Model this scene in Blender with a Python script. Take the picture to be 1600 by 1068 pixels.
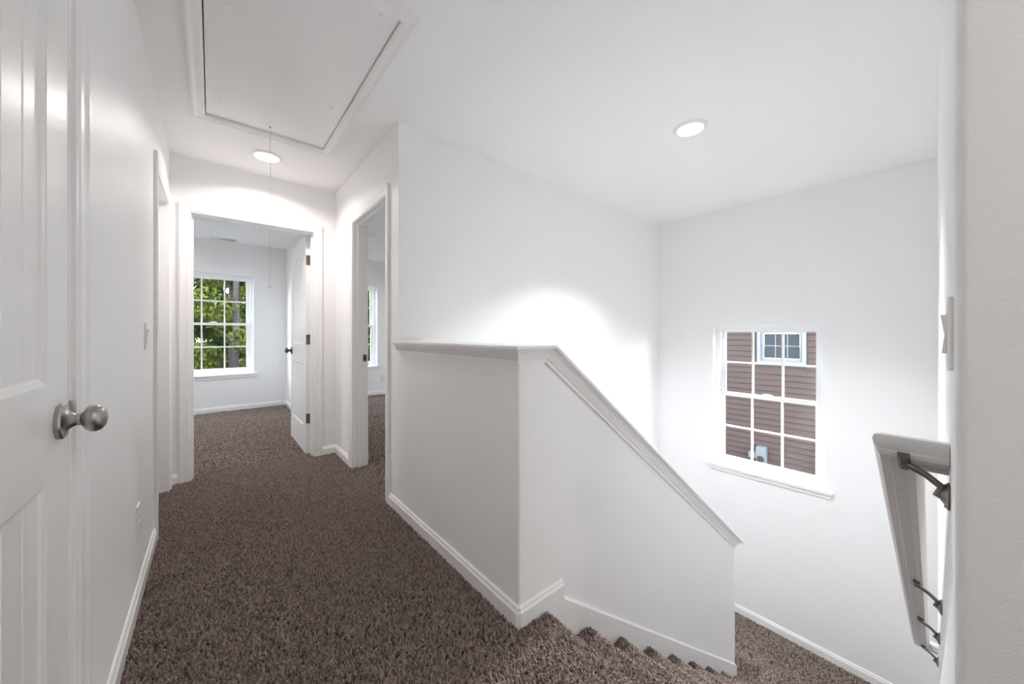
import bpy, bmesh, math, random
import numpy as np
from mathutils import Vector, Matrix
R = math.radians
random.seed(7)
scene = bpy.context.scene
COL = scene.collection
for o in list(bpy.data.objects):
    bpy.data.objects.remove(o)

# ------------------------------------------------------------------ camera
cam_d = bpy.data.cameras.new('camera')
cam = bpy.data.objects.new('camera', cam_d); COL.objects.link(cam)
cam.location = (0, 0, 1.117)
cam.rotation_euler = (R(90), 0, -R(40.175))
cam_d.sensor_width = 36; cam_d.lens = 36 * 555.35 / 1600
cam_d.shift_y = -12.54 / 1600
cam_d.clip_start = 0.02; cam_d.clip_end = 300
scene.camera = cam

# ------------------------------------------------------------------ world, sun, exposure
SKY = 5.0
SUN = 5.5
EXPOSURE = 0.74
world = bpy.data.worlds.new('sky'); scene.world = world
world.use_nodes = True
wn = world.node_tree.nodes; wl = world.node_tree.links
wn.clear()
wo = wn.new('ShaderNodeOutputWorld'); wb = wn.new('ShaderNodeBackground'); ws = wn.new('ShaderNodeTexSky')
ws.sky_type = 'NISHITA'; ws.sun_disc = False; ws.sun_elevation = R(70); ws.sun_rotation = R(90)
ws.air_density = 1.0; ws.dust_density = 1.0
wb.inputs['Strength'].default_value = SKY
whs = wn.new('ShaderNodeHueSaturation'); whs.inputs['Saturation'].default_value = .5
wl.new(ws.outputs['Color'], whs.inputs['Color']); wl.new(whs.outputs['Color'], wb.inputs['Color']); wl.new(wb.outputs['Background'], wo.inputs['Surface'])
sd = bpy.data.lights.new('sun', 'SUN'); sun = bpy.data.objects.new('sun', sd); COL.objects.link(sun)
sd.energy = SUN; sd.angle = R(0.6); sd.color = (1, .96, .9)
sun.rotation_euler = Vector((-math.cos(R(80)), 0.02, -math.sin(R(80)))).to_track_quat('-Z', 'Y').to_euler()
sun.location = (8, 2, 12)
vs = scene.view_settings
scene.display_settings.display_device = 'sRGB'
vs.view_transform = 'Standard'; vs.look = 'None'; vs.gamma = 1; vs.use_curve_mapping = False
vs.exposure = EXPOSURE
scene.cycles.max_bounces = 16; scene.cycles.diffuse_bounces = 12; scene.cycles.transparent_max_bounces = 16
scene.cycles.caustics_reflective = False; scene.cycles.caustics_refractive = False

LAMP_STAIR, LAMP_HALL, FILL_FRONT, FILL_ROOM = 25.5, 6.5, 4.6, 19.0  # front and room powers belong to the added fill lights

# ------------------------------------------------------------------ materials
MATS = {}
def mat(name, color, rough=.5, spec=.5, metal=0, bump=None, var=0, var_scale=4, coat=0, emit=None, emit_s=0, sheen=0):
    m = bpy.data.materials.new(name); m.use_nodes = True
    nt = m.node_tree; b = nt.nodes['Principled BSDF']
    b.inputs['Base Color'].default_value = (*color, 1)
    b.inputs['Roughness'].default_value = rough
    b.inputs['Specular IOR Level'].default_value = spec
    b.inputs['Metallic'].default_value = metal
    b.inputs['Coat Weight'].default_value = coat
    b.inputs['Sheen Weight'].default_value = sheen
    tc = nt.nodes.new('ShaderNodeTexCoord')
    if var:
        n = nt.nodes.new('ShaderNodeTexNoise'); n.inputs['Scale'].default_value = var_scale; n.inputs['Detail'].default_value = 4
        nt.links.new(tc.outputs['Object'], n.inputs['Vector'])
        mx = nt.nodes.new('ShaderNodeMix'); mx.data_type = 'RGBA'
        mx.inputs['A'].default_value = (*[c * (1 - var) for c in color], 1)
        mx.inputs['B'].default_value = (*[min(1, c * (1 + var)) for c in color], 1)
        nt.links.new(n.outputs['Fac'], mx.inputs['Factor']); nt.links.new(mx.outputs['Result'], b.inputs['Base Color'])
    if bump:
        sc, st, dist = bump
        n = nt.nodes.new('ShaderNodeTexNoise'); n.inputs['Scale'].default_value = sc; n.inputs['Detail'].default_value = 3
        nt.links.new(tc.outputs['Object'], n.inputs['Vector'])
        bp = nt.nodes.new('ShaderNodeBump'); bp.inputs['Strength'].default_value = st; bp.inputs['Distance'].default_value = dist
        nt.links.new(n.outputs['Fac'], bp.inputs['Height']); nt.links.new(bp.outputs['Normal'], b.inputs['Normal'])
    if emit:
        b.inputs['Emission Color'].default_value = (*emit, 1); b.inputs['Emission Strength'].default_value = emit_s
    MATS[name] = m
    return m
mat('wall_paint', (.89, .888, .886), .42, .4, bump=(250, .2, .003))
mat('ceiling_paint', (.92, .918, .915), .7, .3, bump=(120, .10, .004))
mat('trim_paint', (.88, .875, .87), .3, .5, bump=(60, .03, .002))
mat('door_paint', (.85, .845, .835), .36, .5, bump=(90, .04, .002))
mat('vinyl', (.88, .88, .88), .35, .5)
mat('plastic', (.82, .82, .81), .3, .5)
mat('nickel', (.42, .39, .37), .32, .5, metal=1, bump=(300, .05, .001))
mat('bronze', (.16, .13, .115), .38, .5, metal=1)
mat('hinge_metal', (.22, .195, .18), .4, .5, metal=1)
mat('void', (.02, .02, .02), .9, .1)
mat('rail_paint', (.60, .585, .57), .33, .5, bump=(40, .12, .003), var=.08, var_scale=30)
mat('carpet_base', (.085, .066, .058), .95, .1, bump=(220, .9, .01), var=.35, var_scale=40)
mat('siding', (.037, .0262, .0222), .9, .05, bump=(60, .1, .003), var=.06, var_scale=3)
mat('house_trim', (.085, .085, .09), .5, .4)
mat('dark_glass', (.012, .015, .015), .12, .15)
mat('meter_grey', (.075, .08, .08), .45, .4)
mat('bark', (.025, .020, .017), .9, .2, bump=(14, .9, .05), var=.35, var_scale=9)
mat('soil', (.014, .014, .007), .95, .1, bump=(6, .8, .1), var=.5, var_scale=1.5)
mat('roof', (.25, .24, .23), .8, .2)
mat('lens', (.95, .95, .95), .4, .5, emit=(1, .985, .96), emit_s=6.0)
mat('cord', (.75, .74, .73), .7, .3)

def carpet_tuft_mat():
    m = bpy.data.materials.new('carpet_pile'); m.use_nodes = True; nt = m.node_tree; b = nt.nodes['Principled BSDF']
    b.inputs['Roughness'].default_value = .9; b.inputs['Specular IOR Level'].default_value = .1
    b.inputs['Sheen Weight'].default_value = .25; b.inputs['Sheen Roughness'].default_value = .5
    oi = nt.nodes.new('ShaderNodeObjectInfo'); cr = nt.nodes.new('ShaderNodeValToRGB')
    cr.color_ramp.elements[0].color = (.14, .102, .086, 1); cr.color_ramp.elements[1].color = (.38, .30, .262, 1)
    nt.links.new(oi.outputs['Random'], cr.inputs['Fac']); nt.links.new(cr.outputs['Color'], b.inputs['Base Color'])
    MATS['carpet_pile'] = m
carpet_tuft_mat()

def glass_mat():
    m = bpy.data.materials.new('glass'); m.use_nodes = True; nt = m.node_tree; nt.nodes.clear()
    o = nt.nodes.new('ShaderNodeOutputMaterial'); t = nt.nodes.new('ShaderNodeBsdfTransparent'); g = nt.nodes.new('ShaderNodeBsdfGlossy')
    g.inputs['Roughness'].default_value = .03
    f = nt.nodes.new('ShaderNodeFresnel'); f.inputs['IOR'].default_value = 1.45; mx = nt.nodes.new('ShaderNodeMixShader')
    t.inputs['Color'].default_value = (.95, .97, .96, 1)
    nt.links.new(f.outputs[0], mx.inputs[0]); nt.links.new(t.outputs[0], mx.inputs[1]); nt.links.new(g.outputs[0], mx.inputs[2])
    nt.links.new(mx.outputs[0], o.inputs['Surface']); MATS['glass'] = m
glass_mat()

def leaf_mat(name, c0, c1):
    m = bpy.data.materials.new(name); m.use_nodes = True; nt = m.node_tree; nt.nodes.clear()
    o = nt.nodes.new('ShaderNodeOutputMaterial'); d = nt.nodes.new('ShaderNodeBsdfDiffuse'); t = nt.nodes.new('ShaderNodeBsdfTranslucent')
    mx = nt.nodes.new('ShaderNodeMixShader'); mx.inputs[0].default_value = .45
    ge = nt.nodes.new('ShaderNodeNewGeometry'); cr = nt.nodes.new('ShaderNodeValToRGB')
    cr.color_ramp.elements[0].color = (*c0, 1); cr.color_ramp.elements[1].color = (*c1, 1)
    nt.links.new(ge.outputs['Random Per Island'], cr.inputs['Fac'])
    nt.links.new(cr.outputs['Color'], d.inputs['Color']); nt.links.new(cr.outputs['Color'], t.inputs['Color'])
    nt.links.new(d.outputs[0], mx.inputs[1]); nt.links.new(t.outputs[0], mx.inputs[2]); nt.links.new(mx.outputs[0], o.inputs['Surface'])
    MATS[name] = m
leaf_mat('leaf_green', (.002, .006, .0013), (.038, .062, .010))
leaf_mat('leaf_yellow', (.005, .010, .0014), (.078, .088, .016))
leaf_mat('leaf_pine', (.0016, .0054, .002), (.017, .032, .0075))

# ------------------------------------------------------------------ object helpers
WM = {}
def tag(o, label=None, cat=None, group=None, kind=None):
    if label: o['label'] = label
    if cat: o['category'] = cat
    if group: o['group'] = group
    if kind: o['kind'] = kind
    return o
def thing(name, loc=(0, 0, 0), rotz=0, label=None, cat=None, group=None, kind=None):
    o = bpy.data.objects.new(name, None); COL.objects.link(o)
    o.empty_display_size = .05
    o.location = loc; o.rotation_euler = (0, 0, rotz)
    WM[o.name] = Matrix.Translation(loc) @ Matrix.Rotation(rotz, 4, 'Z')
    return tag(o, label, cat, group, kind)

class MB:
    def __init__(s): s.v = []; s.f = []
    def add(s, vs, fs):
        n = len(s.v); s.v += [tuple(p) for p in vs]; s.f += [tuple(i + n for i in f) for f in fs]; return s
    def box(s, x0, x1, y0, y1, z0, z1):
        return s.add([(x0, y0, z0), (x1, y0, z0), (x1, y1, z0), (x0, y1, z0), (x0, y0, z1), (x1, y0, z1), (x1, y1, z1), (x0, y1, z1)],
                     [(0, 3, 2, 1), (4, 5, 6, 7), (0, 1, 5, 4), (1, 2, 6, 5), (2, 3, 7, 6), (3, 0, 4, 7)])
    def sweep(s, st, prof, closed=False):
        k = len(prof); vs = []
        for (o, A, B) in st:
            o, A, B = Vector(o), Vector(A), Vector(B)
            vs += [o + A * a + B * b for a, b in prof]
        fs = []; n = len(st)
        for i in range(n if closed else n - 1):
            j = (i + 1) % n
            for q in range(k):
                w = (q + 1) % k
                fs.append((i * k + q, i * k + w, j * k + w, j * k + q))
        if not closed:
            fs.append(tuple(range(k))); fs.append(tuple((n - 1) * k + q for q in range(k)))
        return s.add(vs, fs)
    def tube(s, pts, r, seg=8):
        st = []
        for i, p in enumerate(pts):
            p = Vector(p); d = (Vector(pts[min(i + 1, len(pts) - 1)]) - Vector(pts[max(i - 1, 0)])).normalized()
            u = Vector((0, 0, 1)) if abs(d.z) < .9 else Vector((1, 0, 0))
            A = d.cross(u).normalized(); B = d.cross(A).normalized()
            rr = r[i] if isinstance(r, (list, tuple)) else r
            st.append((p, A * rr, B * rr))
        return s.sweep(st, [(math.cos(2 * math.pi * q / seg), math.sin(2 * math.pi * q / seg)) for q in range(seg)])
    def lathe(s, prof, org, axis, seg=28):
        axis = Vector(axis).normalized(); u = Vector((0, 0, 1)) if abs(axis.z) < .9 else Vector((1, 0, 0))
        A = axis.cross(u).normalized(); B = axis.cross(A); org = Vector(org); vs = []; fs = []
        for r, h in prof:
            for q in range(seg):
                a = 2 * math.pi * q / seg
                vs.append(org + axis * h + (A * math.cos(a) + B * math.sin(a)) * max(r, 1e-5))
        for i in range(len(prof) - 1):
            for q in range(seg):
                w = (q + 1) % seg
                fs.append((i * seg + q, i * seg + w, (i + 1) * seg + w, (i + 1) * seg + q))
        return s.add(vs, fs)
    def prism(s, poly, axis, a0, a1):
        """poly in the two other axes (cyclic order kept: X->(y,z) Y->(x,z) Z->(x,y))"""
        def p3(p, a):
            return {'X': (a, p[0], p[1]), 'Y': (p[0], a, p[1]), 'Z': (p[0], p[1], a)}[axis]
        n = len(poly); vs = [p3(p, a0) for p in poly] + [p3(p, a1) for p in poly]
        fs = [tuple(range(n)), tuple(range(n, 2 * n))] + [(i, (i + 1) % n, n + (i + 1) % n, n + i) for i in range(n)]
        return s.add(vs, fs)
    def holed(s, axis, c0, c1, a0, a1, b0, b1, holes):
        """slab between c0 and c1 on axis, spanning a x b, with rectangular holes (ha0,ha1,hb0,hb1)"""
        A = sorted({a0, a1, *[h[0] for h in holes], *[h[1] for h in holes]}); B = sorted({b0, b1, *[h[2] for h in holes], *[h[3] for h in holes]})
        A = [a for a in A if a0 <= a <= a1]; B = [b for b in B if b0 <= b <= b1]
        def p3(a, b, c):
            return {'X': (c, a, b), 'Y': (a, c, b), 'Z': (a, b, c)}[axis]
        def solid(i, j):
            if i < 0 or j < 0 or i >= len(A) - 1 or j >= len(B) - 1: return False
            x = (A[i] + A[i + 1]) / 2; y = (B[j] + B[j + 1]) / 2
            return not any(h[0] < x < h[1] and h[2] < y < h[3] for h in holes)
        for i in range(len(A) - 1):
            for j in range(len(B) - 1):
                if not solid(i, j): continue
                q = [(A[i], B[j]), (A[i + 1], B[j]), (A[i + 1], B[j + 1]), (A[i], B[j + 1])]
                for c in (c0, c1): s.add([p3(*p, c) for p in q], [(0, 1, 2, 3)])
                for k, (di, dj) in enumerate(((0, -1), (1, 0), (0, 1), (-1, 0))):
                    if not solid(i + di, j + dj):
                        p, r = q[k], q[(k + 1) % 4]
                        s.add([p3(*p, c0), p3(*r, c0), p3(*r, c1), p3(*p, c1)], [(0, 1, 2, 3)])
        return s
    def build(s, name, material, parent=None, smooth=False, world=True, kind=None, label=None, loc=None):
        me = bpy.data.meshes.new(name); vs = s.v
        if parent is not None and world:
            inv = WM[parent.name].inverted(); vs = [inv @ Vector(p) for p in vs]
        me.from_pydata([tuple(p) for p in vs], [], s.f)
        bm = bmesh.new(); bm.from_mesh(me); bmesh.ops.remove_doubles(bm, verts=bm.verts, dist=1e-5)
        bmesh.ops.recalc_face_normals(bm, faces=bm.faces); bm.to_mesh(me); bm.free()
        if smooth:
            for p in me.polygons: p.use_smooth = True
            me.set_sharp_from_angle(angle=R(35))
        me.materials.append(MATS[material])
        o = bpy.data.objects.new(name, me); COL.objects.link(o)
        if parent is not None: o.parent = parent; WM[o.name] = WM[parent.name]
        else: WM[o.name] = Matrix()
        if loc: o.location = loc
        return tag(o, label, None, None, kind)

def stations(pts, normal, side=1, closed=False):
    n = Vector(normal); P = [Vector(p) for p in pts]; st = []; k = len(P)
    for i in range(k):
        di = (P[i] - P[i - 1]).normalized() if (i > 0 or closed) else None
        do = (P[(i + 1) % k] - P[i]).normalized() if (i < k - 1 or closed) else None
        di = di or do; do = do or di
        a, b = n.cross(di) * side, n.cross(do) * side
        st.append((P[i], (a + b) / (1 + a.dot(b)), n))
    return st

CASING = [(0, 0), (0, .007), (.009, .009), (.012, .012), (.030, .0125), (.042, .014), (.052, .018), (.060, .018), (.065, .015), (.065, 0)]
BASE = [(0, 0), (.014, 0), (.014, .060), (.0125, .064), (.009, .068), (.008, .077), (.004, .083), (0, .083)]
CEIL = 2.44
XL, XR, YB, YE, XW, YR = -.2375, .89, 2.15, 3.61, 4.137, -.022
YP = 1.015
YN = 6.55
T = .115
SL = .194 / .2624
LAND = -9 * .194
LOW = -3.15

def structure(name, mb, m, **k): return mb.build(name, m, kind='structure', **k)

# ------------------------------------------------------------------ shell
# openings (clear): bedroom X -.118...70 ; right room Y 2.36..3.09 ; left Y 2.75..3.47 ; closet Y .445..1.208
JT = .02; DH = 2.03
structure('wall_left', MB().holed('X', XL - T, XL, -1.7, YE, 0, CEIL,
          [(.448 - JT, 1.209 + JT, 0, DH + JT), (2.75 - JT, 3.47 + JT, 0, DH + JT)]), 'wall_paint')
structure('wall_back', MB().holed('Y', YE, YE + T, -2.7, XR, 0, CEIL, [(-.118 - JT, .70 + JT, 0, DH + JT)]), 'wall_paint')
structure('wall_right', MB().holed('X', XR, XR + T, YB + T, YN, 0, CEIL, [(2.36 - JT, 3.09 + JT, 0, DH + JT)]), 'wall_paint')
structure('wall_stair_back', MB().box(XR, XW, YB, YB + T, LOW, CEIL), 'wall_paint')
SWY0, SWY1, SWZ0, SWZ1 = .615, 1.532, -.286, 1.217
structure('wall_stair_window', MB().holed('X', XW, XW + .16, YR - T, YN + .16, LOW, CEIL, [(SWY0, SWY1, SWZ0, SWZ1)]), 'wall_paint')
arc = [(XR + .014 - .014 * math.cos(a), YR - .014 + .014 * math.sin(a)) for a in [R(90 * i / 6) for i in range(7)]]
structure('wall_stair_right', MB().prism(arc + [(XW, YR), (XW, YR - T), (XR, YR - T)], 'Z', LOW, CEIL), 'wall_paint', smooth=True)
structure('wall_near_right', MB().box(XR, XR + T, -1.7, YR - T, 0, CEIL), 'wall_paint')
structure('wall_front', MB().box(XL - T, XR + T, -1.7 - T, -1.7, 0, CEIL), 'wall_paint')
BW = (-.445, .475, .518, 1.985)       # bedroom window opening x0,x1,z0,z1
RW = (1.385, 2.305, .518, 1.985)
structure('wall_north', MB().holed('Y', YN, YN + .16, -2.86, XW, 0, CEIL,
          [BW, RW]), 'wall_paint')
structure('wall_bedroom_left', MB().box(-2.86, -2.7, YE, YN, 0, CEIL), 'wall_paint')
structure('wall_under_floor', MB().box(XR - .02, XR, YR, YB, LOW, -.25), 'wall_paint')
# pony wall: rounded corner block + sloping part
XK = 1.045; CAPB = 1.058; XPE = 3.17
rr = .012
cor = [(XR + rr - rr * math.cos(a), YP + rr - rr * math.sin(a)) for a in [R(90 * i / 6) for i in range(7)]]
pw = MB().prism(cor + [(XK, YP), (XK, YP + T), (XR + T, YP + T), (XR + T, YB), (XR, YB)], 'Z', LOW, CAPB)
pw.prism([(XK, LOW), (XK, CAPB), (XPE, CAPB - SL * (XPE - XK)), (XPE, LOW)], 'Y', YP, YP + T)
structure('wall_pony', pw, 'wall_paint', smooth=True)
# ceiling with the hatch hole
HX0, HX1, HY0, HY1 = -.027, .607, 1.452, 2.815
structure('ceiling', MB().holed('Z', CEIL, CEIL + .1, -2.86, XW + .16, -1.82, YN + .16, [(HX0 - .004, HX1 + .004, HY0 - .004, HY1 + .004)]), 'ceiling_paint')
structure('roof', MB().box(-3.3, XW + .16 + .30, -2.3, YN + .16 + .35, CEIL + .16, CEIL + .3), 'roof')  # unseen slab; east overhang sized so the sun reaches only the stair window sill

# floors
NX0, ND, RISE, NR = 1.0346, .2624, .194, .022
def nosing_profile(x_back, x_nose, z, z_next):
    pr = [(x_back, z)]
    cx = x_nose - NR
    for i in range(9):
        a = R(90 - 180 * i / 8); pr.append((cx + NR * math.cos(a), z - NR + NR * math.sin(a)))
    pr += [(x_nose - .024, z - 2 * NR), (x_nose - .024, z_next), (x_back, z_next)]
    return pr
fl = MB().holed('Z', -.25, 0, -2.86, XW, -1.82, YN, [(XR, XW, YR - .05, YB + .05), (XR, XW, -1.82, YR - .05)])
floor = structure('floor', fl, 'carpet_base')
st_root = thing('staircase', (NX0, YP / 2, LAND), kind='structure', label='carpeted flight of stairs descending beside the pony wall to the landing')
MB().prism(nosing_profile(XR, NX0, 0, -RISE), 'Y', YR, YP).build('step', 'carpet_base', st_root, smooth=True)
for i in range(1, 9):
    MB().prism(nosing_profile(NX0 + ND * (i - 1) - .03, NX0 + ND * i, -RISE * i, -RISE * (i + 1)), 'Y', YR, YP).build('step', 'carpet_base', st_root, smooth=True)
LX = NX0 + ND * 8 - .03
structure('floor_landing', MB().box(LX, XW, YR, YB, LAND - .2, LAND), 'carpet_base')
low = thing('lower_staircase', (LX, 1.6, LOW), kind='structure')
for i in range(1, 8):
    x = LX - ND * (i - 1); z = LAND - RISE * i
    pr = [(2 * LX - px, pz) for px, pz in nosing_profile(LX + ND * (i - 1) - .0, LX + ND * i, z, z - RISE)]
    MB().prism(pr, 'Y', YP + T, YB).build('step', 'carpet_base', low, smooth=True)
structure('floor_lower', MB().box(XR, LX, YP + T, YB, LOW - .1, LOW), 'carpet_base')

# ------------------------------------------------------------------ carpet pile (stuff)
def pile(parent, mb, density, radius, length, tilt, name='carpet_pile'):
    o = mb.build(name, 'carpet_pile', parent, kind='stuff')
    ng = bpy.data.node_groups.new('carpet_pile', 'GeometryNodeTree')
    ng.interface.new_socket('Geometry', in_out='INPUT', socket_type='NodeSocketGeometry')
    ng.interface.new_socket('Geometry', in_out='OUTPUT', socket_type='NodeSocketGeometry')
    N = ng.nodes.new; L = ng.links.new
    gi = N('NodeGroupInput'); go = N('NodeGroupOutput')
    dp = N('GeometryNodeDistributePointsOnFaces'); dp.inputs['Density'].default_value = density
    co = N('GeometryNodeMeshCone'); co.inputs['Vertices'].default_value = 5
    co.inputs['Radius Top'].default_value = radius * .35; co.inputs['Radius Bottom'].default_value = radius; co.inputs['Depth'].default_value = length
    sm = N('GeometryNodeSetMaterial'); sm.inputs['Material'].default_value = MATS['carpet_pile']
    ip = N('GeometryNodeInstanceOnPoints')
    no = N('ShaderNodeTexNoise'); no.inputs['Scale'].default_value = 55; no.inputs['Detail'].default_value = 2
    sub = N('ShaderNodeVectorMath'); sub.operation = 'SUBTRACT'; sub.inputs[1].default_value = (.5, .5, .5)
    scl = N('ShaderNodeVectorMath'); scl.operation = 'SCALE'; scl.inputs['Scale'].default_value = tilt
    rv = N('FunctionNodeRandomValue'); rv.data_type = 'FLOAT_VECTOR'
    rv.inputs[0].default_value = (-.35, -.35, -3.1); rv.inputs[1].default_value = (.35, .35, 3.1)
    addv = N('ShaderNodeVectorMath'); addv.operation = 'ADD'
    rs = N('FunctionNodeRandomValue'); rs.data_type = 'FLOAT'; rs.inputs[2].default_value = .75; rs.inputs[3].default_value = 1.25
    rot = N('FunctionNodeRotateRotation')
    L(gi.outputs[0], dp.inputs['Mesh']); L(dp.outputs['Points'], ip.inputs['Points'])
    L(co.outputs['Mesh'], sm.inputs['Geometry']); L(sm.outputs['Geometry'], ip.inputs['Instance'])
    L(no.outputs['Color'], sub.inputs[0]); L(sub.outputs[0], scl.inputs[0]); L(scl.outputs[0], addv.inputs[0]); L(rv.outputs[0], addv.inputs[1])
    L(dp.outputs['Rotation'], rot.inputs['Rotation']); L(addv.outputs[0], rot.inputs['Rotate By']); rot.rotation_space = 'LOCAL'
    L(rot.outputs[0], ip.inputs['Rotation']); L(rs.outputs[1], ip.inputs['Scale'])
    L(ip.outputs['Instances'], go.inputs[0])
    md = o.modifiers.new('pile', 'NODES'); md.node_group = ng
    return o
def quad_xy(mb, x0, x1, y0, y1, z): return mb.add([(x0, y0, z), (x1, y0, z), (x1, y1, z), (x0, y1, z)], [(0, 1, 2, 3)])
hp = MB(); quad_xy(hp, XL + .014, XR - .014, -.3, YE + T, .0)
quad_xy(hp, XR - .014, XR + T, 2.36, 3.09, 0); quad_xy(hp, XL - T, XL + .014, 2.75, 3.47, 0)
pile(floor, hp, 24000, .0046, .014, 3.2)
rp = MB(); quad_xy(rp, -1.6, XR, YE + T, YN, 0); quad_xy(rp, XR + T, XW, YB + T, YN, 0)
pile(floor, rp, 6000, .008, .014, 2.2)
sp = MB()
def strip(pr, y0, y1):
    for a, b in zip(pr[:-2], pr[1:-1]):
        sp.add([(a[0], y0, a[1]), (a[0], y1, a[1]), (b[0], y1, b[1]), (b[0], y0, b[1])], [(0, 1, 2, 3)])
strip(nosing_profile(XR - .014, NX0, 0, -RISE), YR, YP - .014)
for i in range(1, 9): strip(nosing_profile(NX0 + ND * (i - 1) - .02, NX0 + ND * i, -RISE * i, -RISE * (i + 1)), YR, YP - .02)
pile(st_root, sp, 26000, .0044, .010, 2.8)
lp = MB(); quad_xy(lp, LX + .03, XW - .014, YR, YB, LAND)
pile(bpy.data.objects['floor_landing'], lp, 12000, .006, .009, 2.2)

# ------------------------------------------------------------------ baseboards
def baseboard(name, pts, side, z=0): 
    return structure(name, MB().sweep(stations([(x, y, z) for x, y in pts], (0, 0, 1), side), BASE), 'trim_paint')
CW = .065
baseboard('baseboard_left', [(XL, 1.209 + CW + .005), (XL, 2.75 - CW - .005)], -1)
baseboard('baseboard_left_far', [(XL, 3.47 + CW + .005), (XL, YE), (-.118 - CW - .005, YE)], -1)
baseboard('baseboard_left_near', [(XL, -1.7), (XL, .448 - CW - .005)], -1)
baseboard('baseboard_back', [(.70 + CW + .005, YE), (XR, YE), (XR, 3.09 + CW + .005)], -1)
baseboard('baseboard_near_right', [(XR, YR), (XR, -1.7)], -1)
# pony: right wall stub, hall face, chamfered corner block, stair face
ch = .016
baseboard('baseboard_pony', [(XR, 2.36 - CW - .005), (XR, YP + ch * .4), (XR + ch * .4, YP), (1.134, YP)], -1)
baseboard('baseboard_bedroom', [(-2.7, YE + T), (-2.7, YN), (XR, YN), (XR, YE + T), (.70 + CW + .005, YE + T)], -1)
baseboard('baseboard_right_room', [(XR + T, 3.09 + CW + .005), (XR + T, YN), (XW, YN), (XW, YB + T), (XR + T, YB + T)], -1)
baseboard('baseboard_landing', [(XPE, YP + T), (XPE, YP), ], -1, LAND)
baseboard('baseboard_stair_window', [(LX + .1, YB), (XW, YB), (XW, YR), (LX + .05, YR)], -1, LAND)
# skirt boards along the stairs (board + moulded top)
def skirt(name, y, s):
    zt = lambda x: .012 - SL * (x - 1.134)
    mb = MB()
    x1 = XPE
    n = Vector((math.sin(math.atan(SL)), 0, math.cos(math.atan(SL))))
    mb.prism([(1.134 if s < 0 else XR + .02, zt(1.134) - .01 if s < 0 else zt(1.134) - .01), (x1, zt(x1) - .01), (x1, LAND), (x1 - .3, LAND), (1.0, -.30), (1.0, zt(1.134) - .01)], 'Y', min(y, y + s * .014), max(y, y + s * .014))
    prof = [(0, -.022), (.0145, -.022), (.0125, -.018), (.009, -.013), (.008, -.005), (.004, 0), (0, 0)]
    st = [((1.134, y, zt(1.134)), (0, s, 0), n / n.z), ((x1, y, zt(x1)), (0, s, 0), n / n.z)]
    mb.sweep(st, prof)
    return structure(name, mb, 'trim_paint')
skirt('trim_1', YP, -1)
skirt('trim_2', YR, 1)

# ------------------------------------------------------------------ pony wall cap and moulding
phi = math.atan(SL); nz = Vector((math.sin(phi), 0, math.cos(phi))); mz = (nz + Vector((0, 0, 1))) / (1 + nz.z)
XCE = XPE + .035
zc = lambda x: CAPB - SL * (x - XK)
cap_st = [((XR, YB - .001, CAPB), (-1, 0, 0), (0, 0, 1)), ((XR, YP, CAPB), (-1, -1, 0), (0, 0, 1)),
          ((XK, YP, CAPB), (0, -1, 0), mz), ((XCE, YP, zc(XCE)), (0, -1, 0), nz)]
pony_trim = thing('trim_3', (XR, YP, 1.0), kind='structure', label='white moulded cap and crown trim running along the top of the pony wall')
MB().sweep(cap_st, [(-.155, 0), (.050, 0), (.052, .003), (.052, .013), (.050, .016), (-.155, .016)]).build('cap', 'trim_paint', pony_trim)
CROWN = [(0, 0), (.034, 0), (.034, -.009), (.029, -.011), (.027, -.018), (.018, -.034), (.015, -.040), (.011, -.041), (.011, -.055), (0, -.055)]
st2 = cap_st[:3] + [((XPE + .01, YP, zc(XPE + .01)), (0, -1, 0), nz)]
MB().sweep(st2, CROWN).build('crown_molding', 'trim_paint', pony_trim)

# ------------------------------------------------------------------ door frames
def door_frame(name, axis, c0, c1, a0, a1, faces, strike=None):
    """jambs lining an opening a0..a1 in a wall c0..c1 on axis; casing on the given faces [(plane, normal sign)]"""
    root = thing(name, ((c0 + c1) / 2, (a0 + a1) / 2, 0) if axis == 'X' else ((a0 + a1) / 2, (c0 + c1) / 2, 0), kind='structure')
    def b(mb, A0, A1, C0, C1, z0, z1):
        return mb.box(C0, C1, A0, A1, z0, z1) if axis == 'X' else mb.box(A0, A1, C0, C1, z0, z1)
    m = MB(); b(m, a0 - JT, a0, c0, c1, 0, DH + JT); m.build('jamb', 'trim_paint', root)
    m = MB(); b(m, a1, a1 + JT, c0, c1, 0, DH + JT); m.build('jamb', 'trim_paint', root)
    m = MB(); b(m, a0, a1, c0, c1, DH, DH + JT); m.build('head_jamb', 'trim_paint', root)
    cm = (c0 + c1) / 2
    return root, b, cm
def casing(root, axis, plane, sgn, a0, a1, rev=.005):
    z1 = DH + rev
    if axis == 'X':
        pts = [(plane, a0 - rev, 0), (plane, a0 - rev, z1), (plane, a1 + rev, z1), (plane, a1 + rev, 0)]; n = Vector((sgn, 0, 0))
    else:
        pts = [(a0 - rev, plane, 0), (a0 - rev, plane, z1), (a1 + rev, plane, z1), (a1 + rev, plane, 0)]; n = Vector((0, sgn, 0))
    st = stations(pts, n, 1)
    if st[0][1].dot(Vector((0, -1, 0)) if axis == 'X' else Vector((-1, 0, 0))) < 0: st = stations(pts, n, -1)
    MB().sweep(st, CASING).build('casing', 'trim_paint', root)
def stop(root, b, a0, a1, s0, s1):
    m = MB(); b(m, a0, a0 + .011, s0, s1, 0, DH); b(m, a1 - .011, a1, s0, s1, 0, DH); b(m, a0 + .011, a1 - .011, s0, s1, DH - .011, DH)
    m.build('door_stop', 'trim_paint', root)

r, b, c = door_frame('trim_4', 'X', XL - T, XL, .448, 1.209, None)
casing(r, 'X', XL, 1, .448, 1.209, rev=.026 - .005)
stop(r, b, .448, 1.209, XL - .085, XL - .045)
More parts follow.
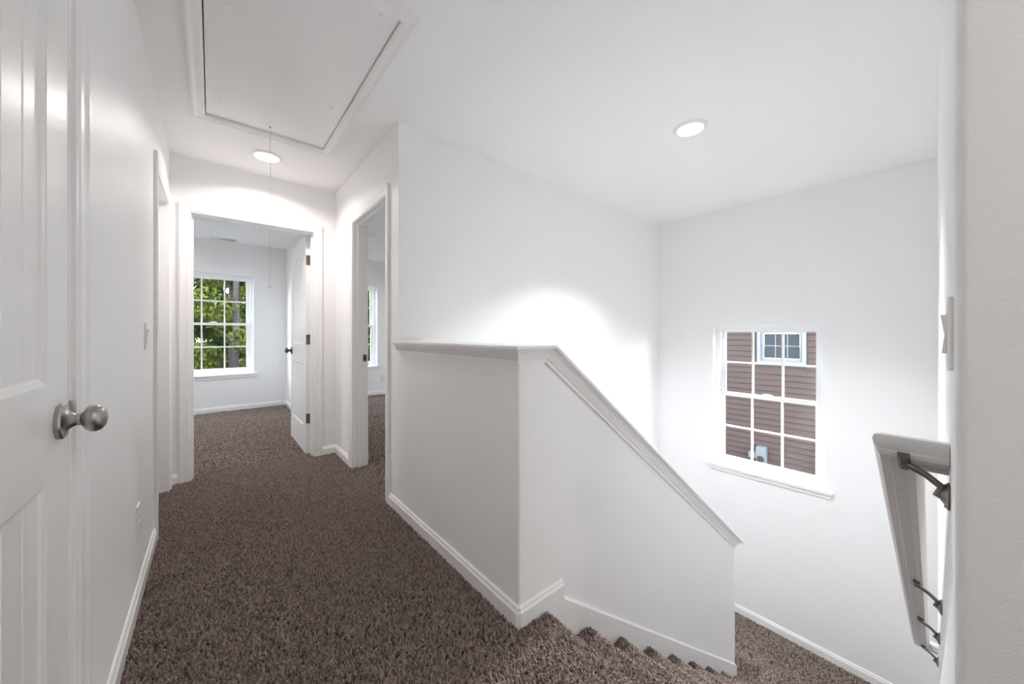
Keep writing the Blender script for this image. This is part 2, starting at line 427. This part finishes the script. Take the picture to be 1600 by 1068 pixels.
# strike lip of the closet latch on the jamb edge
sl = [(1.2105, .926), (1.2105, .972)] + [(1.2105 + .024 * math.cos(a), .949 + .023 * math.sin(a)) for a in [R(80 - 160 * i / 10) for i in range(11)]]
MB().prism(sl, 'X', XL + .0005, XL + .0025).build('strike_lip', 'nickel', r)
r, b, c = door_frame('trim_5', 'X', XL - T, XL, 2.75, 3.47, None)
casing(r, 'X', XL, 1, 2.75, 3.47); stop(r, b, 2.75, 3.47, XL - .078, XL - .04)
r, b, c = door_frame('trim_6', 'Y', YE, YE + T, -.118, .70, None)
casing(r, 'Y', YE, -1, -.118, .70); casing(r, 'Y', YE + T, 1, -.118, .70); stop(r, b, -.118, .70, YE + .04, YE + .078)
r, b, c = door_frame('trim_7', 'X', XR, XR + T, 2.36, 3.09, None)
casing(r, 'X', XR, -1, 2.36, 3.09); casing(r, 'X', XR + T, 1, 2.36, 3.09); stop(r, b, 2.36, 3.09, XR + .036, XR + .074)
sp_ = MB().holed('Y', 3.0885, 3.09, XR + .079, XR + .111, .885, .945, [(XR + .087, XR + .103, .90, .93)]); sp_.build('strike_plate', 'hinge_metal', r)
MB().box(XR + .087, XR + .103, 3.0893, 3.0899, .90, .93).build('strike_hole', 'void', r)

# ------------------------------------------------------------------ doors
def make_door(name, loc, rotz, w, label, knob_x, knob_mat, handed_faces=(0, 1), hinges=None):
    t = .035; h = 2.018; z0 = .012
    root = thing(name, loc, rotz, kind='structure', label=label)
    sx = .13
    lo = (sx, w - sx, .25, .835); up = (sx, w - sx, 1.02, 1.88)
    mb = MB().holed('Y', 0, t, 0, w, z0, h, [lo, up])
    # arched head of the upper panel
    rise = .10; K = 14
    xs = [up[0] + (up[1] - up[0]) * i / K for i in range(K + 1)]
    archz = lambda x: up[3] - rise + rise * max(0, math.sin(math.pi * (x - up[0]) / (up[1] - up[0]))) ** .8
    for i in range(K):
        xa, xb = xs[i], xs[i + 1]
        mb.prism([(xa, archz(xa)), (xb, archz(xb)), (xb, up[3]), (xa, up[3])], 'Y', 0, t)
    slab = mb.build('door_slab', 'door_paint', root, world=False)
    # panel moulding and planks
    for zz, outline in ((lo, [(lo[0], lo[2]), (lo[1], lo[2]), (lo[1], lo[3]), (lo[0], lo[3])]),
                        (up, [(up[0], up[2]), (up[1], up[2])] + [(x, archz(x)) for x in reversed(xs)])):
        for face, n in ((0, (0, -1, 0)), (t, (0, 1, 0))):
            pts = [(x, face, z) for x, z in outline]
            st = stations(pts, n, 1, closed=True)
            cx = Vector(((zz[0] + zz[1]) / 2, face, (zz[2] + zz[3]) / 2 - .1))
            if st[0][1].dot(cx - st[0][0]) < 0: st = stations(pts, n, -1, closed=True)
            MB().sweep(st, [(0, -.001), (.010, -.004), (.014, -.0075), (.022, -.009), (.022, -.011), (0, -.011)], closed=True).build('panel_molding', 'door_paint', slab, world=False)
        npl = 6; pw_ = (zz[1] - zz[0]) / npl
        for i in range(npl):
            xa = zz[0] + pw_ * i + .0015; xb = zz[0] + pw_ * (i + 1) - .0015
            zt = (lambda x: archz(x)) if zz is up else (lambda x: zz[3])
            e = .003
            pl = MB()
            pr = [(xa, .0165), (xa, .0095), (xa + e, .0075), (xb - e, .0075), (xb, .0095), (xb, .0165)]
            pr2 = pr + [(x, t - y) for x, y in reversed(pr)]
            k = len(pr2)
            pl.add([(x, y, zz[2]) for x, y in pr2] + [(x, y, zt(x)) for x, y in pr2],
                   [tuple(range(k)), tuple(range(k, 2 * k))] + [(q, (q + 1) % k, k + (q + 1) % k, k + q) for q in range(k)])
            pl.build('plank', 'door_paint', slab, world=False)
        MB().box(zz[0], zz[1], .014, .021, zz[2], zz[3] - .08).build('panel_core', 'door_paint', slab, world=False)
    kz = .94
    for f in handed_faces:
        n = -1 if f == 0 else 1; y = 0 if f == 0 else t
        kn = MB().lathe([(0, 0), (.036, 0), (.0365, .006), (.034, .009), (.028, .0095), (.022, .011), (.015, .017), (.0120, .024), (0, .024)], (knob_x, y, kz), (0, n, 0)).build('rosette', knob_mat, root, world=False, smooth=True)
        MB().lathe([(0, .0245), (.0120, .0245), (.0125, .030), (.0165, .033), (.0235, .037), (.0280, .044), (.0285, .051), (.0255, .058), (.018, .0635), (.009, .066), (0, .0665)], (knob_x, y, kz), (0, n, 0)).build('knob', knob_mat, kn, world=False, smooth=True)
    for hz in hinges or ():
        MB().prism([(.002, hz - .045), (.002, hz + .045), (.028, hz + .045), (.033, hz + .04), (.033, hz - .04), (.028, hz - .045)], 'X', -.0025, 0).build('hinge', 'hinge_metal', root, world=False)
        MB().lathe([(0, -.047), (.006, -.047), (.006, .047), (0, .047)], (-.005, -.004, hz), (0, 0, 1), 10).build('hinge_pin', 'hinge_metal', root, world=False, smooth=True)
    return root
# closet door (closed, face flush with the hall wall); local x -> +Y, local y -> -X
make_door('door_1', (XL, .451, 0), R(90), .755, 'white plank-panelled door with a round satin nickel knob, closed', .755 - .062, 'nickel', (0,))
make_door('door_2', (XL - .079, 2.753, 0), R(90), .714, 'closed white door set back in the left wall opening', .06, 'nickel', (0,))
make_door('door_3', (.697, YE + T + .008, 0), R(90), .81, 'white panelled bedroom door standing open with a dark knob and three hinges', .745, 'bronze', (0, 1), hinges=(.335, 1.066, 1.80))

# ------------------------------------------------------------------ windows
def make_window(name, loc, rotz, w, h, pane='glass', sill=True, label=None, frame_mat='vinyl', structure_kind=True, parent=None):
    """local x across, y outwards (0 = inner face of the frame), z up from the opening's bottom"""
    root = thing(name, loc, rotz, kind='structure' if structure_kind else None, label=label)
    fw = .045
    MB().holed('Y', 0, .075, -w / 2, w / 2, 0, h, [(-w / 2 + fw, w / 2 - fw, fw, h - fw)]).build('window_frame', frame_mat, root, world=False)
    mid = h * .5
    def sash(nm, y0, y1, z0, z1, cols=3, rows=2):
        sw = .036; x0, x1 = -w / 2 + fw, w / 2 - fw
        s = MB().holed('Y', y0, y1, x0, x1, z0, z1, [(x0 + sw, x1 - sw, z0 + sw, z1 - sw)]).build(nm, frame_mat, root, world=False)
        gx0, gx1, gz0, gz1 = x0 + sw, x1 - sw, z0 + sw, z1 - sw; ym = (y0 + y1) / 2; mw = .009
        for i in range(1, cols):
            x = gx0 + (gx1 - gx0) * i / cols
            MB().box(x - mw, x + mw, ym - .008, ym + .008, gz0, gz1).build('muntin', frame_mat, s, world=False)
        for j in range(1, rows):
            z = gz0 + (gz1 - gz0) * j / rows
            for i in range(cols):
                xa = gx0 + (gx1 - gx0) * i / cols + (mw if i else 0); xb = gx0 + (gx1 - gx0) * (i + 1) / cols - (mw if i < cols - 1 else 0)
                MB().box(xa, xb, ym - .008, ym + .008, z - mw, z + mw).build('muntin', frame_mat, s, world=False)
        for i in range(cols):
            for j in range(rows):
                xa = gx0 + (gx1 - gx0) * i / cols + (mw if i else 0); xb = gx0 + (gx1 - gx0) * (i + 1) / cols - (mw if i < cols - 1 else 0)
                za = gz0 + (gz1 - gz0) * j / rows + (mw if j else 0); zb = gz0 + (gz1 - gz0) * (j + 1) / rows - (mw if j < rows - 1 else 0)
                MB().add([(xa, ym, za), (xb, ym, za), (xb, ym, zb), (xa, ym, zb)], [(0, 1, 2, 3)]).build('pane', pane, s, world=False)
        return s
    lo = sash('lower_sash', .008, .034, fw, mid + .018)
    sash('upper_sash', .038, .064, mid - .018, h - fw)
    pr = [(-.045, 0), (.045, 0), (.040, .010), (.022, .018), (-.022, .018), (-.040, .010)]
    MB().prism([(x, z + mid + .018) for x, z in pr], 'Y', .010, .034).build('sash_lock', frame_mat, root, world=False)
    return root
WD = .085   # reveal depth from the wall face to the window frame
def stool(root, w, depth, over=.055, apron=True):
    MB().holed('Z', -.002, .018, -w / 2 - over, w / 2 + over, -.03, depth, [(-w / 2 - over, -w / 2, 0, depth), (w / 2, w / 2 + over, 0, depth)]).build('window_sill', 'trim_paint', root, world=False)
    MB().prism([(-.012, -.002), (-.014, -.04), (-.010, -.045), (0, -.045), (0, -.002)], 'X', -w / 2 - over + .02, w / 2 + over - .02).build('apron', 'trim_paint', root, world=False)
def wall_window(name, loc, rotz, w, h, label):
    root = make_window(name, loc, rotz, w, h, label=label)
    # shift frame parts outwards by the reveal; sill stays on the wall face
    for ch_ in [c for c in bpy.data.objects if c.parent == root]:
        ch_.location.y += WD; ch_.location.z += .018
        if ch_.name.startswith('window_frame'): pass
    stool(root, w, WD)
    return root
wh = SWZ1 - SWZ0 - .018
wall_window('window_1', (XW, (SWY0 + SWY1) / 2, SWZ0), R(-90), SWY1 - SWY0, wh, 'white double-hung stairwell window with divided panes facing the house next door')
wall_window('window_2', ((BW[0] + BW[1]) / 2, YN, BW[2]), 0, BW[1] - BW[0], BW[3] - BW[2] - .018, 'white double-hung bedroom window with divided panes looking out on trees')
wall_window('window_3', ((RW[0] + RW[1]) / 2, YN, RW[2]), 0, RW[1] - RW[0], RW[3] - RW[2] - .018, 'white double-hung window in the room behind the pony wall doorway')

# ------------------------------------------------------------------ attic hatch and pull cord
hatch = thing('attic_hatch', ((HX0 + HX1) / 2, (HY0 + HY1) / 2, CEIL - .02), label='white attic stair hatch panel with moulded frame in the hall ceiling', cat='attic hatch')
pts = [(HX0 - .004, HY0 - .004, CEIL), (HX1 + .004, HY0 - .004, CEIL), (HX1 + .004, HY1 + .004, CEIL), (HX0 - .004, HY1 + .004, CEIL)]
st = stations(pts, (0, 0, -1), 1, closed=True)
if st[0][1].x > 0: st = stations(pts, (0, 0, -1), -1, closed=True)
MB().sweep(st, [(a * .88, b_) for a, b_ in CASING], closed=True).build('hatch_frame', 'trim_paint', hatch)
MB().box(HX0 + .0005, HX1 - .001, HY0 + .003, HY1 - .003, CEIL + .003, CEIL + .015).build('hatch_panel', 'trim_paint', hatch)
MB().box(HX0 - .003, HX1 + .003, HY0 - .003, HY1 + .003, CEIL + .05, CEIL + .09).build('hatch_dark_plate', 'void', hatch)  # near-black plate added so the gap round the panel shows dark
for x, y in [(.041, 1.852), (.038, 2.255), (.54, 1.48), (.54, 1.87), (.536, 2.276), (.041, 1.50), (.27, 2.72), (.04, 2.62)]:
    MB().lathe([(0, -.0045), (.006, -.004), (.009, 0), (.009, .001), (0, .001)], (x, y, CEIL + .003), (0, 0, 1), 12).build('screw', 'trim_paint', hatch, smooth=True)
MB().lathe([(0, -.004), (.004, -.004), (.006, 0), (0, 0)], (.285, 2.741, CEIL + .003), (0, 0, 1), 10).build('cord_eye', 'hinge_metal', hatch)
cord = thing('pull_cord', (.285, 2.741, 1.41), label='thin pull cord hanging from the attic hatch, small clear handle at its end', cat='cord')
MB().tube([(.285 + .0015 * math.sin(i * .55), 2.741 + .002 * math.sin(i * .7), CEIL - .002 - i * .077) for i in range(13)] + [(.2835, 2.741, 1.435)], .0016, 6).build('string', 'cord', cord)
MB().lathe([(0, 0), (.010, 0), (.011, .004), (.006, .014), (.003, .024), (0, .025)], (.2835, 2.741, 1.412), (0, 0, 1), 12).build('handle', 'plastic', cord, smooth=True)

# ------------------------------------------------------------------ recessed lights and added fill lights
def ceiling_light(x, y, power, color, label, group=None, spread=172):
    t_ = thing('recessed_light', (x, y, CEIL), label=label, cat='ceiling light', group=group)
    MB().lathe([(.100, 0), (.099, -.004), (.090, -.010), (.078, -.012), (.0755, -.009), (.0755, 0)], (x, y, CEIL), (0, 0, 1), 40).build('trim_ring', 'trim_paint', t_, smooth=True)
    MB().lathe([(0, -.0085), (.06, -.0085), (.0755, -.008), (.0755, -.002), (0, -.002)], (x, y, CEIL), (0, 0, 1), 40).build('lens', 'lens', t_, smooth=True)
    ld = bpy.data.lights.new('lamp_light', 'AREA'); ld.shape = 'DISK'; ld.size = .14; ld.spread = R(spread); ld.energy = power; ld.color = color
    lo = bpy.data.objects.new('lamp_light', ld); COL.objects.link(lo); lo.parent = t_; lo.location = (0, 0, -.014)
    return t_
ceiling_light(.312, 3.20, LAMP_HALL, (1, .925, .89), 'round recessed ceiling light in the hall beyond the attic hatch', spread=148)
ceiling_light(2.352, 1.008, LAMP_STAIR, (.96, .985, 1), 'round recessed ceiling light with white trim ring above the stairs', spread=106)
ceiling_light(.62, -.8, FILL_FRONT, (1, .96, .93), 'added fill light in a round recessed fixture at the hall end opposite the bedroom', spread=135)  # unseen fill light behind the camera, added to brighten the near hall
ceiling_light(-1.0, 5.1, FILL_ROOM, (.93, .97, 1), 'added fill light in a round recessed fixture in the bedroom behind the hall end wall')  # unseen fill light, added to brighten the bedroom
ceiling_light(2.6, 4.4, FILL_ROOM, (.93, .97, 1), 'added fill light in a round recessed fixture in the room behind the stairwell wall')  # unseen fill light, added to brighten the right-hand room

# ------------------------------------------------------------------ switches, outlets, vent
def plate(name, label, cat, loc, rotz, w, kind):
    """local: x across, y out of the wall (negative = towards the room), z up; origin at the plate's centre"""
    t_ = thing(name, loc, rotz, label=label, cat=cat)
    hh = .060
    pr = [(-w / 2, 0), (-w / 2, -.004), (-w / 2 + .004, -.0065), (w / 2 - .004, -.0065), (w / 2, -.004), (w / 2, 0)]
    MB().prism(pr, 'Z', -hh, hh).build('wall_plate', 'plastic', t_, world=False)
    n = 2 if w > .1 else 1
    for i in range(n):
        cx = (i - (n - 1) / 2) * .046
        if kind == 'switch':
            s = 1 if i == 0 else -1
            MB().prism([(-.0065, -.033), (-.0065, .033), (-.0065 - (.007 if s > 0 else .002), .033), (-.009, 0), (-.0065 - (.002 if s > 0 else .006), -.033)], 'X', cx - .0165, cx + .0165).build('rocker', 'plastic', t_, world=False)
        else:
            for zz in (.019, -.019):
                rc = MB().lathe([(0, .0095), (.015, .0095), (.0165, .0065), (0, .0065)], (cx, 0, zz), (0, -1, 0), 20).build('receptacle', 'plastic', t_, world=False)
                for dx in (-.006, .006):
                    MB().box(cx + dx - .001, cx + dx + .001, -.0098, -.0094, zz - .002, zz + .006).build('slot', 'void', rc, world=False)
    return t_
plate('light_switch', 'white rocker light switch on the left hall wall', 'light switch', (XL, 2.37, 1.105), R(90), .075, 'switch')
plate('wall_outlet', 'white electrical outlet low on the left hall wall', 'outlet', (XL, 2.14, .345), R(90), .075, 'outlet')
plate('light_switch', 'white double rocker switch plate above the stair handrail', 'light switch', (.978, YR, 1.1175), R(180), .116, 'switch')
plate('wall_outlet', 'white electrical outlet beside the window in the room behind the stairwell', 'outlet', (2.41, YN, .30), 0, .075, 'outlet')
vent = thing('ceiling_vent', (.125, 6.38, CEIL), label='white slatted air vent in the bedroom ceiling', cat='vent')
vx0, vx1, vy0, vy1 = -.035, .285, 6.30, 6.46
MB().holed('Z', CEIL - .008, CEIL, vx0, vx1, vy0, vy1, [(vx0 + .025, vx1 - .025, vy0 + .025, vy1 - .025)]).build('vent_frame', 'plastic', vent)
MB().box(vx0 + .025, vx1 - .025, vy0 + .025, vy1 - .025, CEIL - .001, CEIL - .0004).build('vent_dark_sheet', 'void', vent)  # thin near-black sheet; its colour stands for the shade behind the slats
for i in range(22):
    x = vx0 + .032 + i * (vx1 - vx0 - .064) / 21
    s = -1 if i < 7 else (1 if i > 14 else 0)
    MB().prism([(x - .0045 + s * .002, CEIL - .001), (x + .002 + s * .002, CEIL - .001), (x + .0045 - s * .003, CEIL - .009), (x + .0025 - s * .003, CEIL - .009)], 'Y', vy0 + .025, vy1 - .025).build('slat', 'plastic', vent)
sm_ = thing('smoke_detector', (1.62, 4.8, CEIL), label='small round white fixture on the ceiling of the room behind the stairwell', cat='smoke detector')
MB().lathe([(.06, 0), (.058, -.018), (.045, -.030), (0, -.032)], (1.62, 4.8, CEIL), (0, 0, 1)).build('detector_body', 'plastic', sm_, smooth=True)
MB().lathe([(.064, 0), (.064, -.006), (.058, -.008), (.05, 0)], (1.62, 4.8, CEIL), (0, 0, 1)).build('base_ring', 'plastic', sm_, smooth=True)

# ------------------------------------------------------------------ handrail
rail = thing('handrail', (1.1, YR, .85), label='grey-white moulded wooden handrail on metal brackets along the stair wall', cat='handrail')
# profile: a across (Y from centre), b up from the underside
RP = [(a_ * 1.13, b_) for a_, b_ in [(-.022, 0), (-.010, 0), (-.008, .003), (.008, .003), (.010, 0), (.022, 0), (.026, .006), (.026, .012), (.030, .018), (.033, .028), (.031, .040), (.022, .049), (.008, .053), (-.008, .053), (-.022, .049), (-.031, .040), (-.033, .028), (-.030, .018), (-.026, .012), (-.026, .006)]]
yc = .049; ux0, uz0 = 1.12, .845
under = lambda x: uz0 - SL * (x - ux0)
X1 = 3.42
# mitred top return to the wall: path wall -> centre line -> down the slope
m45 = Vector((-nz.x * 0 - 1, 0, 0))
sd_ = Vector((math.cos(phi), 0, -math.sin(phi)))
cen = Vector((ux0 + .0, yc, under(ux0)))
# in the rail's own plane (spanned by sd_ and Y): outward direction at the mitre
stn = [((cen.x, YR + .001, cen.z), -sd_, nz), (cen, (-sd_ + Vector((0, 1, 0))), nz), ((X1, yc, under(X1)), (0, 1, 0), nz)]
MB().sweep(stn[1:], RP).build('rail', 'rail_paint', rail, smooth=True)
MB().sweep(stn[:2], RP).build('rail_return', 'rail_paint', rail, smooth=True)
e = Vector((X1, yc, under(X1)))
MB().sweep([(e, Vector((0, 1, 0)) + sd_, nz), ((X1, YR + .001, under(X1)), sd_, nz)], RP).build('rail_return', 'rail_paint', rail, smooth=True)
for bx in (1.105, 2.0, 2.60, 3.36):
    zu = under(bx); ys = yc - .010
    arm = MB().tube([(bx, ys, zu - .008), (bx, ys - .012, zu - .014), (bx, ys - .030, zu - .024), (bx, ys - .050, zu - .042), (bx, YR + .014, zu - .056), (bx, YR + .003, zu - .058)], [.0065, .0065, .0060, .0065, .010, .013], 10).build('bracket', 'hinge_metal', rail, smooth=True)
    MB().sweep([((bx - .03 * sd_.x, ys, under(bx) + .03 * SL * sd_.x - .003), (0, 1, 0), nz), ((bx + .03 * sd_.x, ys, under(bx) - .03 * SL * sd_.x - .003), (0, 1, 0), nz)],
               [(-.009, .004), (-.009, -.004), (-.005, -.008), (.005, -.008), (.009, -.004), (.009, .004)]).build('saddle', 'bronze', arm)
    MB().lathe([(0, 0), (.026, 0), (.026, .003), (.018, .006), (.010, .012), (0, .012)], (bx, YR + .0005, zu - .058), (0, 1, 0), 20).build('wall_flange', 'hinge_metal', arm, smooth=True)
    for dz in (.02, -.02):
        MB().lathe([(0, .0075), (.003, .007), (.004, .004), (0, .002)], (bx, YR + .0005, zu - .058 + dz), (0, 1, 0), 10).build('screw', 'hinge_metal', arm, smooth=True)

# ------------------------------------------------------------------ outside: ground, neighbour's house, trees
GZ = -3.3
structure('ground', MB().box(-150, 150, -60, 260, GZ - .2, GZ), 'soil')
NXW = 7.9
house = thing('house', (NXW, 1.5, GZ), label='neighbouring house clad in taupe lap siding with a white-framed window', cat='house')
NY0, NY1 = -4.5, 8.5
win_y, win_w, win_z, win_h = 1.785, .62, .62, 1.05
MB().holed('X', NXW + .02, NXW + .2, NY0, NY1, GZ, 2.6, [(win_y - win_w / 2, win_y + win_w / 2, win_z, win_z + win_h)]).build('wall', 'siding', house)
bh = .105
nb = int((2.6 - GZ) / bh)
def board_mesh(y0, y1):
    return MB().prism([(0, 0), (-.016, 0), (-.016, .004), (-.003, bh + .003), (0, bh + .003)], 'Y', y0, y1)
full = None
for i in range(nb):
    z = GZ + i * bh
    segs = [(NY0, NY1)]
    if z + bh > win_z - .05 and z < win_z + win_h + .05: segs = [(NY0, win_y - win_w / 2 - .05), (win_y + win_w / 2 + .05, NY1)]
    for (a, b_) in segs:
        if len(segs) == 1 and full is not None:
            o = bpy.data.objects.new('siding_board', full.data); COL.objects.link(o); o.parent = house
        else:
            o = board_mesh(a - 1.5, b_ - 1.5).build('siding_board', 'siding', house, world=False)
            if len(segs) == 1: full = o
        o.location = (.02, 0, z - GZ)
fr = MB().holed('X', NXW - .02, NXW + .02, win_y - win_w / 2 - .055, win_y + win_w / 2 + .055, win_z - .055, win_z + win_h + .055, [(win_y - win_w / 2, win_y + win_w / 2, win_z, win_z + win_h)]).build('window_trim', 'house_trim', house)
def house_window(y, z, w, h):
    s = MB().holed('X', NXW + .03, NXW + .06, y - w / 2, y + w / 2, z, z + h, [(y - w / 2 + .04, y + w / 2 - .04, z + .05, z + h / 2 - .02), (y - w / 2 + .04, y + w / 2 - .04, z + h / 2 + .02, z + h - .04)]).build('window', 'house_trim', house)
    gy0, gy1 = y - w / 2 + .04, y + w / 2 - .04
    for (g0, g1) in ((z + .05, z + h / 2 - .02), (z + h / 2 + .02, z + h - .04)):
        for i in range(3):
            for j in range(2):
                ya = gy0 + (gy1 - gy0) * i / 3 + .006; yb = gy0 + (gy1 - gy0) * (i + 1) / 3 - .006
                za = g0 + (g1 - g0) * j / 2 + .006; zb = g0 + (g1 - g0) * (j + 1) / 2 - .006
                MB().box(NXW + .048, NXW + .054, ya, yb, za, zb).build('pane', 'dark_glass', s)
        for i in (1, 2):
            yy = gy0 + (gy1 - gy0) * i / 3; MB().box(NXW + .044, NXW + .054, yy - .006, yy + .006, g0, g1).build('muntin', 'house_trim', s)
        zz = (g0 + g1) / 2; MB().box(NXW + .045, NXW + .0535, gy0, gy1, zz - .006, zz + .006).build('muntin', 'house_trim', s)
house_window(win_y, win_z, win_w, win_h)
MB().box(NXW - .35, NXW + 3, NY0 - .3, NY1 + .3, 2.6, 2.8).build('roof', 'roof', house)
meter = thing('utility_box', (NXW, 2.08, -1.35), label='grey utility box with a round dark socket on the neighbouring siding', cat='utility box')
MB().box(NXW - .12, NXW + .004, 1.99, 2.14, -1.42, -.99).build('box_body', 'meter_grey', meter)
MB().lathe([(0, .03), (.045, .03), (.055, .02), (.055, 0), (0, 0)], (NXW - .12, 2.065, -1.20), (-1, 0, 0), 20).build('socket', 'void', meter, smooth=True)
MB().tube([(NXW - .05, 2.23, -1.1), (NXW - .05, 2.23, GZ)], .025, 10).build('conduit', 'meter_grey', meter, smooth=True)
MB().box(NXW - .09, NXW + .004, 2.14, 2.27, -1.22, -1.12).build('junction', 'meter_grey', meter)

rng = np.random.default_rng(3)
def foliage_mesh(name, n, clusters, size, m):
    """leaf quads scattered round cluster centres [(x,y,z,r)]"""
    cl = np.array(clusters); w = cl[:, 3] ** 2; idx = rng.choice(len(cl), n, p=w / w.sum())
    d = rng.normal(size=(n, 3)); d /= np.linalg.norm(d, axis=1)[:, None]
    pos = cl[idx, :3] + d * (cl[idx, 3] * rng.random(n) ** .45)[:, None] * np.array([1, 1, .7])
    u = rng.normal(size=(n, 3)); u /= np.linalg.norm(u, axis=1)[:, None]
    q = rng.normal(size=(n, 3)); v = np.cross(u, q); v /= np.linalg.norm(v, axis=1)[:, None]
    s = size * (.6 + .8 * rng.random(n))[:, None]
    P = np.stack([pos - u * s, pos + v * s * .45, pos + u * s, pos - v * s * .45], 1).reshape(-1, 3)
    me = bpy.data.meshes.new(name); me.from_pydata(P.tolist(), [], np.arange(4 * n).reshape(-1, 4).tolist()); me.materials.append(MATS[m])
    return me
def trunk_mesh(h, r, limbs):
    mb = MB(); k = 7
    mb.tube([(math.sin(i * .9 + h) * .06 * i / k * 2, math.cos(i * 1.1 + h) * .05 * i / k * 2, h * i / k) for i in range(k + 1)], [r * (1 - .75 * i / k) for i in range(k + 1)], 9)
    for (z, ang, L) in limbs:
        c_, s_ = math.cos(ang), math.sin(ang)
        mb.tube([(0, 0, z), (c_ * L * .5, s_ * L * .5, z + L * .28), (c_ * L, s_ * L, z + L * .4)], [r * .3, r * .2, r * .07], 6)
    return mb
KINDS = []
for kd in range(4):
    if kd < 2:      # broadleaf, leafy from low down
        H = 12; limbs = [(1.5 + i * 1.0, i * 2.4, 1.0) for i in range(9)]
        cl = [(.85 * math.cos(i * 2.4), .85 * math.sin(i * 2.4), .9 + i * .52, .72) for i in range(21)]
        fm = foliage_mesh('foliage', 15000, cl, .07, 'leaf_green' if kd == 0 else 'leaf_yellow'); tr = trunk_mesh(H, .13, limbs)
    elif kd == 2:   # tall pine: bare trunk, crown high up
        H = 16; limbs = [(4.2 + i * 1.1, i * 2.4, .9) for i in range(10)]
        cl = [(.8 * math.cos(i * 2.4), .8 * math.sin(i * 2.4), 4.4 + i * .75, .6) for i in range(15)]
        fm = foliage_mesh('foliage', 6000, cl, .10, 'leaf_pine'); tr = trunk_mesh(H, .17, limbs)
    else:           # low undergrowth shrub
        H = 1.9; limbs = [(.3 + i * .22, i * 2.1, .5) for i in range(6)]
        cl = [(.45 * math.cos(i * 2.1), .45 * math.sin(i * 2.1), .5 + .2 * i, .45) for i in range(8)]
        fm = foliage_mesh('foliage', 3500, cl, .07, 'leaf_yellow'); tr = trunk_mesh(H, .05, limbs)
    KINDS.append((fm, tr))
TL = [('tree', 'leafy green broadleaf tree in the woods outside the bedroom windows', 'leafy green trees outside'),
      ('tree', 'yellow-green broadleaf tree in the woods outside the bedroom windows', 'yellow-green trees outside'),
      ('pine_tree', 'tall bare-trunked pine in the woods outside the bedroom windows', 'pines outside'),
      ('shrub', 'low yellow-green bush under the trees outside the bedroom windows', 'bushes outside')]
trunk_data = {}
def tree(kd, x, y, s, a):
    nm, lb, gr = TL[kd]
    root = thing(nm, (x, y, GZ), a, label=lb, cat='bush' if kd == 3 else 'tree', group=gr); root.scale = (s, s, s)
    f = bpy.data.objects.new('foliage', KINDS[kd][0]); COL.objects.link(f); f.parent = root
    if kd not in trunk_data:
        t_ = KINDS[kd][1].build('trunk', 'bark', root, world=False, smooth=True); trunk_data[kd] = t_.data
    else:
        t_ = bpy.data.objects.new('trunk', trunk_data[kd]); COL.objects.link(t_); t_.parent = root
for row in range(9):
    for i in range(6 if row < 5 else 8):
        kd = int(rng.choice([0, 1, 2], p=[.40, .15, .45])) if row < 4 else int(rng.choice([0, 1], p=[.75, .25]))
        tree(kd, -6.3 + i * 3.45 + (row % 2) * 1.7 + float(rng.uniform(-.15, .15)), 13.2 + row * 3.4 + float(rng.uniform(-.15, .15)), float(rng.uniform(.9, 1.08)), float(rng.uniform(0, 6.28)))
for i in range(8):
    tree(3, -5.5 + i * 2.3, 10.4, float(rng.uniform(.8, 1.1)), float(rng.uniform(0, 6.28)))
